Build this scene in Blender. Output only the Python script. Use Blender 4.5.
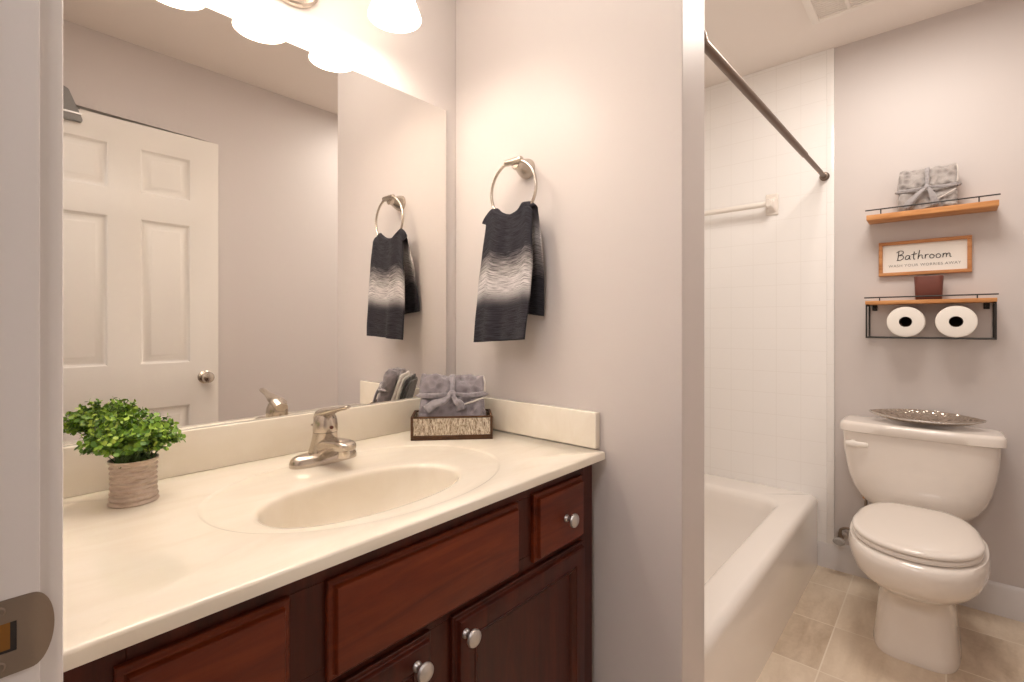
import bpy, bmesh, math, random
from mathutils import Vector, Matrix, noise
for o in list(bpy.data.objects): bpy.data.objects.remove(o)
S = bpy.context.scene
COL = S.collection
PI = math.pi
R = math.radians

# ---------------------------------------------------------------- camera, world, lights, exposure
cd = bpy.data.cameras.new('camera'); cam = bpy.data.objects.new('camera', cd); COL.objects.link(cam)
YAW = R(41.376)                         # view direction, measured from +x towards +y
cam.location = (-1.0846, -1.2027, 1.1413)
cam.rotation_euler = (PI/2, 0, YAW - PI/2)
cd.sensor_width = 36; cd.lens = 491.31/1024*36
cd.shift_y = (325.25-341)/1024; cd.clip_start = 0.02
S.camera = cam

w = bpy.data.worlds.new('world'); S.world = w; w.use_nodes = True
w.node_tree.nodes['Background'].inputs[0].default_value = (1, .93, .86, 1)
w.node_tree.nodes['Background'].inputs[1].default_value = 0.3

def area(name, loc, size, power, col, target=None, sizey=None):
    l = bpy.data.lights.new(name, 'AREA'); l.energy = power; l.color = col
    l.shape = 'RECTANGLE'; l.size = size; l.size_y = sizey or size
    o = bpy.data.objects.new(name, l); COL.objects.link(o); o.location = loc
    if target:
        o.rotation_euler = (Vector(target)-Vector(loc)).to_track_quat('-Z', 'Y').to_euler()
    return o
BATH_W, HALL_W, BULB_W, SHADE_E, ROOM_W = 10.5, 10.0, 1.3, 3.7, 4.4
area('bath_ceiling_light', (.85, -1.08, 2.41), .5, BATH_W, (1, .92, .84))
area('vanity_fill', (-.56, -.55, 2.43), .7, ROOM_W, (1, .925, .85), None, .36)  # added soft fill above the vanity, not a ceiling fixture
area('hall_fill', (-1.95, -1.25, 2.36), .5, HALL_W, (1, .955, .965), (-1.0, -1.1, .9))  # unseen area light in the hall, added as frontal fill through the doorway

S.view_settings.view_transform = 'Standard'; S.view_settings.look = 'None'
S.view_settings.gamma = 1; S.view_settings.use_curve_mapping = False
S.view_settings.exposure = 0.60
S.cycles.max_bounces = 14; S.cycles.diffuse_bounces = 8; S.cycles.glossy_bounces = 6
S.cycles.sample_clamp_indirect = 6.0
S.cycles.use_denoising = True

# ---------------------------------------------------------------- materials
def L(c):                               # sRGB 0-255 -> linear
    return tuple(((v/255)/12.92 if v/255 <= .04045 else ((v/255+.055)/1.055)**2.4) for v in c)
def mat(name, col, rough=.5, metal=0, spec=.5, coat=0, sheen=0):
    m = bpy.data.materials.new(name); m.use_nodes = True
    b = m.node_tree.nodes['Principled BSDF']
    b.inputs['Base Color'].default_value = (*col, 1); b.inputs['Roughness'].default_value = rough
    b.inputs['Metallic'].default_value = metal; b.inputs['Specular IOR Level'].default_value = spec
    b.inputs['Coat Weight'].default_value = coat; b.inputs['Sheen Weight'].default_value = sheen
    return m
class N:                                # tiny node helper
    def __init__(s, m): s.m = m; s.t = m.node_tree; s.b = s.t.nodes['Principled BSDF']
    def n(s, typ, **k):
        x = s.t.nodes.new(typ)
        for a, v in k.items(): setattr(x, a, v)
        return x
    def l(s, a, b): s.t.links.new(a, b)
    def co(s, kind='Object', scale=(1, 1, 1), rot=(0, 0, 0), loc=(0, 0, 0)):
        c = s.n('ShaderNodeTexCoord'); p = s.n('ShaderNodeMapping')
        p.inputs['Scale'].default_value = scale; p.inputs['Rotation'].default_value = rot; p.inputs['Location'].default_value = loc
        s.l(c.outputs[kind], p.inputs[0]); return p.outputs[0]
    def geo(s, scale=(1, 1, 1)):        # true position in the room
        g = s.n('ShaderNodeNewGeometry'); p = s.n('ShaderNodeMapping'); p.inputs['Scale'].default_value = scale
        s.l(g.outputs['Position'], p.inputs[0]); return p.outputs[0]
    def noise(s, co, scale, detail=4, rough=.55, dist=0):
        x = s.n('ShaderNodeTexNoise'); x.inputs['Scale'].default_value = scale; x.inputs['Detail'].default_value = detail
        x.inputs['Roughness'].default_value = rough; x.inputs['Distortion'].default_value = dist
        s.l(co, x.inputs['Vector']); return x.outputs['Fac']
    def ramp(s, f, *stops):
        x = s.n('ShaderNodeValToRGB'); e = x.color_ramp.elements
        e.remove(e[1]); e[0].position = stops[0][0]; e[0].color = (*stops[0][1], 1)
        for p, c in stops[1:]: e.new(p).color = (*c, 1)
        s.l(f, x.inputs[0]); return x.outputs[0]
    def bump(s, h, strength=.2, dist=.002):
        x = s.n('ShaderNodeBump'); x.inputs['Strength'].default_value = strength; x.inputs['Distance'].default_value = dist
        s.l(h, x.inputs['Height']); s.l(x.outputs[0], s.b.inputs['Normal'])
    def col(s, c): s.l(c, s.b.inputs['Base Color'])
    def math(s, op, a, b=None):
        x = s.n('ShaderNodeMath', operation=op)
        for i, v in enumerate((a, b)):
            if v is None: continue
            if isinstance(v, (int, float)): x.inputs[i].default_value = v
            else: s.l(v, x.inputs[i])
        return x.outputs[0]

def paint(name, c, rough=.55, b=.06):
    m = mat(name, c, rough, spec=.3); q = N(m)
    q.bump(q.noise(q.geo(), 260, 2), b, .001); return m
M = {}
M['wall'] = paint('wall_paint', (.615, .567, .547), .42)
M['ceiling'] = paint('ceiling_paint', (.84, .78, .73), .8)
M['trim'] = paint('trim_paint', (.71, .685, .68), .35, .03)
M['door'] = paint('door_paint', (.80, .76, .71), .35, .03)
M['hallfloor'] = mat('hall_carpet', (.4, .33, .27), .9)

def tile_mat(name, col, grout, size, swap, mortar=.0016, rough=.12):
    m = mat(name, col, rough); q = N(m)
    g = q.n('ShaderNodeNewGeometry'); sp = q.n('ShaderNodeSeparateXYZ'); q.l(g.outputs['Position'], sp.inputs[0])
    cb = q.n('ShaderNodeCombineXYZ'); q.l(sp.outputs[swap], cb.inputs[0]); q.l(sp.outputs[2], cb.inputs[1])
    br = q.n('ShaderNodeTexBrick', offset=0, squash=1)
    for k, v in (('Scale', 1), ('Mortar Size', mortar), ('Mortar Smooth', .3), ('Brick Width', size[0]), ('Row Height', size[1])): br.inputs[k].default_value = v
    br.inputs['Color1'].default_value = br.inputs['Color2'].default_value = (*col, 1); br.inputs['Mortar'].default_value = (*grout, 1)
    mp = q.n('ShaderNodeMapping'); mp.inputs['Location'].default_value = (.03, -.046, 0)
    q.l(cb.outputs[0], mp.inputs[0]); q.l(mp.outputs[0], br.inputs['Vector'])
    q.col(br.outputs['Color'])
    q.bump(q.math('SUBTRACT', 1, br.outputs['Fac']), .18, .001); return m
M['tile_y'] = tile_mat('white_wall_tile', (.88, .86, .84), (.83, .805, .78), (.108, .108), 1)
M['tile_x'] = tile_mat('white_wall_tile_side', (.88, .86, .84), (.83, .805, .78), (.108, .108), 0)
M['bullnose'] = tile_mat('bullnose_tile', (.88, .86, .84), (.83, .805, .78), (2.0, .152), 1)

def floor_mat():
    m = mat('travertine_floor', (.5, .4, .3), .38); q = N(m)
    g = q.geo()
    mp = q.n('ShaderNodeMapping'); mp.inputs['Location'].default_value = (-.803+.3155*4, 1.206+.3155*3, 0); q.l(g, mp.inputs[0])
    br = q.n('ShaderNodeTexBrick', offset=0, squash=1)
    for k, v in (('Scale', 1), ('Mortar Size', .0024), ('Mortar Smooth', .2), ('Brick Width', .3155), ('Row Height', .3155)): br.inputs[k].default_value = v
    q.l(mp.outputs[0], br.inputs['Vector'])
    # one random tone per tile
    sn = q.n('ShaderNodeVectorMath', operation='SNAP'); sn.inputs[1].default_value = (.3155, .3155, 10); q.l(mp.outputs[0], sn.inputs[0])
    wn = q.n('ShaderNodeTexWhiteNoise', noise_dimensions='3D'); q.l(sn.outputs[0], wn.inputs[0])
    ad = q.n('ShaderNodeVectorMath', operation='ADD'); q.l(g, ad.inputs[0]); q.l(wn.outputs['Color'], ad.inputs[1])
    st = q.n('ShaderNodeMapping'); st.inputs['Scale'].default_value = (1.3, 4.5, 1); q.l(ad.outputs[0], st.inputs[0])
    n1 = q.noise(st.outputs[0], 3.2, 7, .62, .5); n2 = q.noise(g, 60, 3)
    f = q.math('ADD', q.math('MULTIPLY', n1, .75), q.math('ADD', q.math('MULTIPLY', wn.outputs['Value'], .30), q.math('MULTIPLY', n2, .16)))
    c = q.ramp(f, (.36, (.47, .36, .255)), (.56, (.62, .505, .385)), (.78, (.73, .62, .49)))
    mx = q.n('ShaderNodeMix', data_type='RGBA'); q.l(br.outputs['Fac'], mx.inputs[0]); q.l(c, mx.inputs[6]); mx.inputs[7].default_value = (.76, .67, .55, 1)
    q.col(mx.outputs[2])
    q.bump(q.math('SUBTRACT', q.math('MULTIPLY', n2, .15), br.outputs['Fac']), .3, .0015)
    return m
M['floor'] = floor_mat()

def marble():
    m = mat('cultured_marble', (.80, .70, .56), .16, coat=.3); q = N(m)
    q.b.inputs['Coat Roughness'].default_value = .08
    n = q.noise(q.geo((2.2, 6, 3)), 3.0, 6, .6, .8)
    q.col(q.ramp(n, (.30, (.79, .72, .61)), (.5, (.825, .765, .66)), (.72, (.85, .795, .70)))); return m
M['marble'] = marble()
def wood(name, a, b, c, rough, scale, axis=0):
    m = mat(name, b, rough, spec=.32); q = N(m)
    q.b.inputs['Coat Roughness'].default_value = .2
    s = [9, 9, 9]; s[axis] = 1.1
    n = q.noise(q.geo(tuple(s)), scale, 8, .62, .9)
    q.col(q.ramp(n, (.28, a), (.5, b), (.74, c)))
    q.bump(n, .08, .001); return m
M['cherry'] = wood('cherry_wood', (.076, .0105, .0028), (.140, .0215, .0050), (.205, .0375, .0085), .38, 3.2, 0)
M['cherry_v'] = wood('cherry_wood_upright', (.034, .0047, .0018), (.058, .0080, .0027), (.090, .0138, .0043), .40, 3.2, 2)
M['pine'] = wood('honey_pine', (.42, .17, .055), (.58, .27, .10), (.70, .38, .17), .5, 4, 1)
M['frame_wood'] = wood('sign_frame_wood', (.36, .14, .05), (.50, .22, .085), (.62, .32, .14), .55, 5, 1)
M['darkbrown'] = wood('box_wood', (.060, .026, .011), (.090, .040, .017), (.125, .058, .024), .5, 6, 0)
M['nickel'] = mat('brushed_nickel', (.60, .535, .465), .26, 1)
q = N(M['nickel']); q.bump(q.noise(q.geo((1, 1, 5)), 300, 2), .05, .0005)
M['satin'] = mat('satin_steel', (.60, .57, .55), .42, 1)
M['bronze'] = mat('dull_nickel_plate', (.30, .245, .20), .38, 1)
M['rod'] = mat('bronze_rod', (.20, .15, .12), .42, 1)
M['brass'] = mat('raw_brass_latch_pocket', (.30, .14, .035), .4, .8)
M['mirror'] = mat('mirror_silver', (.93, .91, .88), 0.0, 1)
M['mirror_edge'] = mat('mirror_edge', (.25, .22, .19), .3)
M['porcelain'] = mat('white_porcelain', (.80, .74, .68), .12, coat=.4)
M['tub'] = mat('white_enamel', (.84, .79, .74), .10, coat=.5)
M['plastic'] = mat('white_plastic', (.84, .79, .73), .3)
M['black'] = mat('black_iron', (.018, .015, .013), .5)
M['paper'] = mat('tissue_paper', (.86, .82, .76), .9)
M['core'] = mat('cardboard_core', (.13, .085, .06), .9)
M['white'] = mat('sign_white', (.82, .77, .71), .6)
M['ink'] = mat('sign_ink', (.03, .025, .023), .6)
M['greyink'] = mat('sign_grey_ink', (.24, .21, .19), .6)
M['maroon'] = mat('red_brown_glaze', (.145, .040, .026), .5)
M['soil'] = mat('dark_soil', (.03, .02, .012), .9)
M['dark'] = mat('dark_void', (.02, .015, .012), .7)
M['rubber'] = mat('grey_cap', (.35, .33, .31), .5)
M['greyplastic'] = mat('grey_plastic', (.22, .21, .20), .5)

def hammered():
    m = mat('hammered_silver', (.62, .55, .48), .2, 1); q = N(m)
    v = q.n('ShaderNodeTexVoronoi'); v.inputs['Scale'].default_value = 75; q.l(q.geo(), v.inputs['Vector'])
    q.bump(v.outputs['Distance'], 1.0, .004); return m
M['hammered'] = hammered()
def tin():
    m = mat('weathered_tin', (.5, .42, .36), .5, .35); q = N(m)
    n = q.noise(q.geo((1, 1, 4)), 45, 6, .7)
    q.col(q.ramp(n, (.25, (.36, .27, .21)), (.5, (.56, .46, .38)), (.7, (.66, .57, .49)))); return m
M['tin'] = tin()
def leaf():
    m = mat('boxwood_leaf', (.08, .2, .02), .45); q = N(m)
    gi = q.n('ShaderNodeNewGeometry')
    q.col(q.ramp(gi.outputs['Random Per Island'], (0, (.055, .150, .012)), (.4, (.150, .310, .026)), (.75, (.29, .47, .045)), (1, (.44, .60, .09))))
    q.b.inputs['Transmission Weight'].default_value = 0; return m
M['leaf'] = leaf()
M['stem'] = mat('green_stem', (.07, .13, .03), .6)
def plush(name, c1, c2, scale, bs=.6, bd=.004, stretch=(1, 1, 1)):
    m = mat(name, c1, .95, sheen=.5); q = N(m)
    v = q.n('ShaderNodeTexVoronoi'); v.inputs['Scale'].default_value = scale; q.l(q.geo(stretch), v.inputs['Vector'])
    n = q.noise(q.geo(), 420, 3)
    f = q.math('ADD', v.outputs['Distance'], q.math('MULTIPLY', n, .35))
    q.col(q.ramp(f, (.12, c2), (.75, c1))); q.bump(f, bs, bd); return m
M['lilac'] = plush('grey_lilac_plush', (.285, .255, .278), (.15, .13, .145), 46, .9, .006)
M['lilac_ribbon'] = plush('grey_lilac_ribbon', (.31, .285, .31), (.20, .18, .20), 90, .3, .002)
M['taupe'] = plush('taupe_plush', (.43, .39, .37), (.17, .145, .14), 40, 1.0, .007)
M['taupe_ribbon'] = plush('taupe_ribbon', (.36, .335, .34), (.27, .25, .25), 90, .3, .002)
M['hem'] = mat('pale_hem', (.62, .57, .53), .9)
M['whitecloth'] = plush('white_terry', (.86, .83, .80), (.70, .67, .64), 130, .5, .003)
M['charcoal'] = plush('charcoal_terry', (.060, .056, .058), (.032, .030, .031), 120, .5, .003)
M['greycloth'] = plush('grey_terry', (.25, .235, .235), (.17, .158, .158), 110, .5, .003)
def weave():
    m = mat('woven_grass_panel', (.6, .5, .36), .8); q = N(m)
    n = q.noise(q.co('Object', (38, 38, 10), (0, R(14), 0)), 7, 4, .7, 1.2)
    q.col(q.ramp(n, (.38, (.16, .10, .055)), (.47, (.47, .38, .27)), (.6, (.80, .73, .61))))
    q.bump(n, .9, .004); return m
M['weave'] = weave()
def ombre():
    m = mat('ombre_knit', (.2, .18, .18), .95, spec=.1, sheen=.05); q = N(m)
    uv = q.n('ShaderNodeTexCoord'); sp = q.n('ShaderNodeSeparateXYZ'); q.l(uv.outputs['UV'], sp.inputs[0])
    st = q.n('ShaderNodeMapping'); st.inputs['Scale'].default_value = (5, 250, 1); q.l(uv.outputs['UV'], st.inputs[0])
    nz = q.noise(st.outputs[0], 1.0, 5, .7)
    v = sp.outputs[1]
    vv = q.math('ADD', v, q.math('MULTIPLY', q.math('SUBTRACT', nz, .5), .10))
    D = (.044, .041, .051); G = (.13, .118, .125); W = (.70, .67, .67)
    c = q.ramp(vv, (0, D), (.155, D), (.185, G), (.27, (.42, .39, .38)), (.33, W), (.40, G), (.435, D), (.645, D), (.665, G), (.71, (.42, .39, .38)), (.755, W), (.80, W), (.845, G), (.862, D))
    mx = q.n('ShaderNodeMix', data_type='RGBA', blend_type='MULTIPLY'); mx.inputs[0].default_value = .75
    q.l(c, mx.inputs[6]); q.l(q.ramp(nz, (.38, (.20, .19, .20)), (.54, (1, 1, 1)), (.68, (1.5, 1.45, 1.45))), mx.inputs[7]); q.col(mx.outputs[2])
    wv = q.math('SINE', q.math('MULTIPLY', v, 2*PI*110)); wu = q.math('SINE', q.math('MULTIPLY', sp.outputs[0], 2*PI*60))
    q.bump(q.math('ADD', q.math('MULTIPLY', wv, wu), q.math('MULTIPLY', nz, 1.5)), .7, .002); return m
M['ombre'] = ombre()
def shade_glass():
    m = mat('frosted_glass_lit', (.9, .87, .82), .3); b = m.node_tree.nodes['Principled BSDF']
    b.inputs['Emission Color'].default_value = (1, .87, .72, 1); b.inputs['Emission Strength'].default_value = SHADE_E
    return m
M['shade'] = shade_glass()
M['bulb'] = mat('lit_bulb', (1, 1, 1), .4)
b_ = M['bulb'].node_tree.nodes['Principled BSDF']; b_.inputs['Emission Color'].default_value = (1, .9, .78, 1); b_.inputs['Emission Strength'].default_value = 14

# ---------------------------------------------------------------- mesh helpers
W = {}                                  # world matrix of every parent
def shade(me, ang=38):
    for p in me.polygons: p.use_smooth = True
    me.set_sharp_from_angle(angle=R(ang))
def obj(name, bm, m, parent=None, ang=38, mats=None):
    """bm is in room coordinates; links it as one object with its origin at its own centre"""
    me = bpy.data.meshes.new(name)
    bmesh.ops.recalc_face_normals(bm, faces=bm.faces)
    vs = [v.co for v in bm.verts]
    lo = Vector([min(v[i] for v in vs) for i in range(3)]); hi = Vector([max(v[i] for v in vs) for i in range(3)])
    c = (lo+hi)/2
    if parent is None: c.z = lo.z
    PW = W[parent] if parent else Matrix.Identity(4)
    OW = Matrix.Translation(c) @ PW.to_3x3().to_4x4()
    bm.transform(OW.inverted()); bm.to_mesh(me); bm.free()
    for k in (mats or [m]): me.materials.append(M[k])
    shade(me, ang)
    o = bpy.data.objects.new(name, me); COL.objects.link(o)
    loc = PW.inverted() @ OW
    if parent: o.parent = parent
    o.matrix_local = loc
    W[o] = OW
    return o
def tag(o, label, cat=None, group=None, kind=None):
    if label: o['label'] = label
    if cat: o['category'] = cat
    if group: o['group'] = group
    if kind: o['kind'] = kind
    return o
def thing(name, label, cat, loc, rz=0, group=None):
    o = bpy.data.objects.new(name, None); COL.objects.link(o); o.empty_display_size = .05
    o.location = loc; o.rotation_euler = (0, 0, rz)
    W[o] = Matrix.Translation(loc) @ Matrix.Rotation(rz, 4, 'Z')
    return tag(o, label, cat, group)
def struct(name, bm, m, label, cat, mats=None):
    return tag(obj(name, bm, m, mats=mats), label, cat, None, 'structure')
def dup(root, offset, label):
    """copy of a thing with copies of its parts and sub-parts"""
    r = root.copy(); COL.objects.link(r); r.location = root.location + Vector(offset); r['label'] = label
    W[r] = Matrix.Translation(offset) @ W[root]
    def kids(a, b):
        for ch in list(a.children):
            c = ch.copy(); COL.objects.link(c); c.parent = b
            kids(ch, c)
    kids(root, r); return r
def B(): return bmesh.new()
def box(bm, x0, x1, y0, y1, z0, z1, bev=0, seg=2, mi=0, mtx=None):
    x0, x1 = sorted((x0, x1)); y0, y1 = sorted((y0, y1)); z0, z1 = sorted((z0, z1))
    t = bmesh.new()
    v = [t.verts.new(p) for p in ((x0,y0,z0),(x1,y0,z0),(x1,y1,z0),(x0,y1,z0),(x0,y0,z1),(x1,y0,z1),(x1,y1,z1),(x0,y1,z1))]
    for f in ((0,3,2,1),(4,5,6,7),(0,1,5,4),(1,2,6,5),(2,3,7,6),(3,0,4,7)): t.faces.new([v[i] for i in f])
    if bev: bmesh.ops.bevel(t, geom=list(t.edges), offset=bev, segments=seg, affect='EDGES', profile=.5)
    if mtx is not None: t.transform(mtx)
    for f in t.faces: f.material_index = mi
    merge(bm, t); return bm
def merge(bm, t):
    me = bpy.data.meshes.new('tmp'); t.to_mesh(me); t.free(); bm.from_mesh(me); bpy.data.meshes.remove(me)
def loft(bm, loops, cap0=True, cap1=True, closed=True, mi=0):
    rows = [[bm.verts.new(p) for p in lp] for lp in loops]
    n = len(rows[0])
    for a, b in zip(rows, rows[1:]):
        for i in range(n if closed else n-1):
            f = bm.faces.new((a[i], a[(i+1) % n], b[(i+1) % n], b[i])); f.material_index = mi
    for c, r in ((cap0, rows[0]), (cap1, rows[-1])):
        if c:
            f = bm.faces.new(r); f.material_index = mi
    return rows
def lathe(bm, prof, c=(0,0,0), axis='z', seg=32, caps=True, mtx=None):
    """prof: (radius, height) pairs"""
    loops = []
    for r, h in prof:
        r = max(r, 1e-4); lp = []
        for i in range(seg):
            a = 2*PI*i/seg; u, v = r*math.cos(a), r*math.sin(a)
            p = Vector({'z': (u, v, h), 'x': (h, u, v), 'y': (v, h, u)}[axis])
            if mtx is not None: p = mtx @ p
            lp.append(p+Vector(c))
        loops.append(lp)
    loft(bm, loops, caps, caps); return bm
def tube(bm, pts, rad, seg=10, closed=False):
    pts = [Vector(p) for p in pts]; n = len(pts)
    rads = rad if isinstance(rad, (list, tuple)) else [rad]*n
    ref = None; loops = []
    for i, p in enumerate(pts):
        if closed: d = pts[(i+1) % n]-pts[i-1]
        else: d = pts[min(i+1, n-1)]-pts[max(i-1, 0)]
        d.normalize()
        if ref is None: ref = Vector((0, 0, 1)) if abs(d.z) < .9 else Vector((1, 0, 0))
        u = d.cross(ref).normalized(); v = u.cross(d).normalized(); ref = v
        loops.append([p+(u*math.cos(2*PI*k/seg)+v*math.sin(2*PI*k/seg))*rads[i] for k in range(seg)])
    if closed: loops.append(loops[0]); loft(bm, loops, False, False); bmesh.ops.remove_doubles(bm, verts=bm.verts, dist=1e-6)
    else: loft(bm, loops)
    return bm
def smooth(pts, k=8):                   # Catmull-Rom
    P = [Vector(p) for p in pts]; P = [2*P[0]-P[1]]+P+[2*P[-1]-P[-2]]; out = []
    for i in range(1, len(P)-2):
        for j in range(k):
            t = j/k; a, b, c, d = P[i-1:i+3]
            out.append(.5*((2*b)+(c-a)*t+(2*a-5*b+4*c-d)*t*t+(3*b-a-3*c+d)*t**3))
    out.append(P[-2]); return out
def sup(t, n):                          # unit superellipse point
    c, s = math.cos(t), math.sin(t)
    return math.copysign(abs(c)**(2/n), c), math.copysign(abs(s)**(2/n), s)
def rrect(x0, x1, y0, y1, z, r, k=8):   # rounded rectangle loop
    out = []
    for cx, cy, a0 in ((x1-r, y1-r, 0), (x0+r, y1-r, 90), (x0+r, y0+r, 180), (x1-r, y0+r, 270)):
        for i in range(k+1):
            a = R(a0+90*i/k); out.append((cx+r*math.cos(a), cy+r*math.sin(a), z))
    return out
def panel(bm, O, U, V, Nn, rect, prof, mi=0, cap=True):
    """nested rectangles: prof = [(inset, height)] over rect=(u0,u1,v0,v1)"""
    O, U, V, Nn = map(Vector, (O, U, V, Nn)); u0, u1, v0, v1 = rect; loops = []
    for i, h in prof:
        loops.append([O+U*a+V*b+Nn*h for a, b in ((u0+i, v0+i), (u1-i, v0+i), (u1-i, v1-i), (u0+i, v1-i))])
    loft(bm, loops, False, cap, mi=mi)

# ---------------------------------------------------------------- dimensions
XF, YO, XL, H = 1.6413, -1.617, -1.043, 2.44      # far wall, opposite wall, doorway wall, ceiling
TH, YE = .1366, -.759                             # wing wall thickness and its end
JY0, JY1, DH = -.706, -1.535, 2.06                # doorway
HX = -2.9

# ---------------------------------------------------------------- the setting
struct('floor', box(B(), XL-.12, XF+.1, YO-.1, .1, -.1, 0), 'floor', 'beige travertine tile floor beside tub and toilet', 'floor')
struct('ceiling', box(B(), HX, XF+.1, YO-1.2, 1.2, H, H+.1), 'ceiling', 'plain cream ceiling over the bathroom', 'ceiling')
struct('wall_back', box(B(), XL-.12, XF+.1, 0, .1, 0, H), 'wall', 'light greige wall behind the vanity mirror', 'wall')
struct('wall_partition', box(B(), 0, TH, YE, -.0005, 0, H, .002, 1), 'wall', 'greige wing wall with the towel ring, between vanity and tub', 'wall')
struct('wall_far', box(B(), XF, XF+.1, YO-.1, 0, 0, H), 'wall', 'greige wall behind the toilet and shelves', 'wall')
struct('wall_front', box(B(), XL-.12, XF, YO-.1, YO, 0, H), 'wall', 'plain greige wall reflected in the mirror', 'wall')
bm = B()
box(bm, XL-.115, XL, JY0+.018, -.0005, 0, H); box(bm, XL-.115, XL, YO+.0005, JY1-.018, 0, H); box(bm, XL-.115, XL, JY1-.018, JY0+.018, DH+.018, H)
struct('wall_left', bm, 'wall', 'wall around the doorway at left edge', 'wall')
# hall outside the doorway
bm = B(); box(bm, HX, XL-.12, YO-1.2, 1.2, -.1, -.001)
struct('floor_hall', bm, 'hallfloor', 'carpet of the hall outside the doorway', 'floor')
bm = B(); box(bm, HX-.1, HX, YO-1.2, 1.2, 0, H); box(bm, HX, XL-.116, 1.1, 1.2, 0, H); box(bm, HX, XL-.116, YO-1.2, YO-1.1, 0, H)
struct('wall_hall', bm, 'wall', 'hall walls outside the doorway', 'wall')
# wall tile of the tub alcove
TX = XF-.008
struct('trim_1', box(B(), TX, XF-.0005, -.785, -.009, .1, H-.0005), 'tile_y', 'white square wall tile above the tub on the far wall', 'wall tile')
bm = B(); box(bm, TX-.001, XF-.0005, -.815, -.7851, .1, H-.0005, .0015, 2)
struct('trim_2', bm, 'bullnose', 'narrow white bullnose tile strip at the edge of the tub tile', 'tile strip')
struct('trim_3', box(B(), TH, XF-.001, -.0085, -.0005, .33, H-.0005), 'tile_x', 'white square wall tile along the back of the tub', 'wall tile')
struct('trim_4', box(B(), TH+.0005, TH+.008, -.745, -.009, .33, H-.0005), 'tile_y', 'white square wall tile at the near end of the tub', 'wall tile')
def baseboard(name, p0, p1, n, label):
    p0, p1, n = Vector(p0), Vector(p1), Vector(n); bm = B()
    prof = [(0, 0), (.012, 0), (.012, .098), (.010, .104), (.010, .110), (.007, .118), (.003, .124), (0, .126)]
    loft(bm, [[p+n*a+Vector((0, 0, b)) for a, b in prof] for p in (p0, p1)])
    return struct(name, bm, 'trim', label, 'baseboard')
baseboard('baseboard_far', (XF-.0005, -.7503, 0), (XF-.0005, YO+.013, 0), (-1, 0, 0), 'white baseboard on the wall behind the toilet')
baseboard('baseboard_front', (XL, YO+.0005, 0), (XF-.013, YO+.0005, 0), (0, 1, 0), 'white baseboard along the plain wall')
baseboard('baseboard_partition', (-.0005, -.536, 0), (-.0005, YE, 0), (-1, 0, 0), 'white baseboard on the wing wall beside the vanity')

# door frame (jambs, stops, casing) with the strike plate
fr = thing('trim_5', 'white painted door frame at left edge with metal strike plate', 'door frame', (XL-.05, (JY0+JY1)/2, 0)); fr['kind'] = 'structure'
JX0, JX1 = XL-.116, XL
bm = B()
box(bm, JX0, JX1, JY0, JY0+.017, 0, DH, .0015, 2); box(bm, JX0, JX1, JY1-.017, JY1, 0, DH, .0015, 2); box(bm, JX0, JX1, JY1-.017, JY0+.017, DH, DH+.017, .0015, 2)
obj('jamb', bm, 'trim', fr)
bm = B()
SX = JX1-.040
box(bm, SX-.032, SX, JY0-.011, JY0-.0002, 0, DH-.0005, .003, 3); box(bm, SX-.032, SX, JY1+.0002, JY1+.011, 0, DH-.0005, .003, 3); box(bm, SX-.032, SX, JY1+.011, JY0-.011, DH-.011, DH-.0005, .003, 3)
obj('stop', bm, 'trim', fr)
def casing(bm, x, sx):
    cp = [(0, .000), (.009, .000), (.0125, .002), (.0135, .006), (.012, .012), (.013, .03), (.016, .048), (.0165, .055), (.014, .058), (0, .058)]
    y0, y1, z1 = JY0+.005, JY1-.005, DH+.005
    loops = []
    for cor in ((y0, 0, 1, 0), (y0, z1, 1, 1), (y1, z1, -1, 1), (y1, 0, -1, 0)):
        loops.append([(x+sx*d, cor[0]+cor[2]*o_, cor[1]+cor[3]*o_) for d, o_ in cp])
    loft(bm, loops)
bm = B(); casing(bm, JX1+.0002, 1); casing(bm, JX0-.0002, -1)
obj('casing', bm, 'trim', fr)
# strike plate: flat on the jamb with a curved lip over its edge
zc = .921; pts = []
for a in range(-90, 91, 10):
    pts.append((JX1-.0045+.0125*math.cos(R(a)), .0268*math.sin(R(a))))
out = [(JX1-.042, -.0268)]+pts+[(JX1-.042, .0268)]
bm = B()
def py(x): return JY0-.0012+max(0, x-(JX1-.003))**1.4*2.3
# outer ring and the latch hole, joined strip by strip
hole = [(JX1-.031, -.0105), (JX1-.0122, -.0105), (JX1-.0122, .0105), (JX1-.031, .0105)]
def ring_pt(i, n, poly):
    ls = [0]
    for a, b in zip(poly, poly[1:]+poly[:1]): ls.append(ls[-1]+math.dist(a, b))
    t = ls[-1]*i/n
    for k in range(len(poly)):
        if t <= ls[k+1]+1e-9:
            f = (t-ls[k])/(ls[k+1]-ls[k]+1e-12); a, b = poly[k], poly[(k+1) % len(poly)]
            return a[0]+(b[0]-a[0])*f, a[1]+(b[1]-a[1])*f
nn = 96
hx, hy = JX1-.0216, 0
O_, I_ = [], []
def cast(poly, ang):
    d = (math.cos(ang), math.sin(ang)); best = None
    for a, b in zip(poly, poly[1:]+poly[:1]):
        ax, ay = a[0]-hx, a[1]-hy; ex, ey = b[0]-a[0], b[1]-a[1]
        den = d[0]*ey-d[1]*ex
        if abs(den) < 1e-12: continue
        t = (ax*ey-ay*ex)/den; s_ = (ax*d[1]-ay*d[0])/den
        if t > 0 and -1e-6 <= s_ <= 1+1e-6 and (best is None or t > best): best = t
    return hx+d[0]*best, hy+d[1]*best
angs = sorted([2*PI*i/nn for i in range(nn)]+[math.atan2(p[1]-hy, p[0]-hx) % (2*PI) for p in hole+[out[0], out[-1]]])
lo_ = [cast(out, a) for a in angs]; li_ = [cast(hole, a) for a in angs]
loops = []
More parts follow.
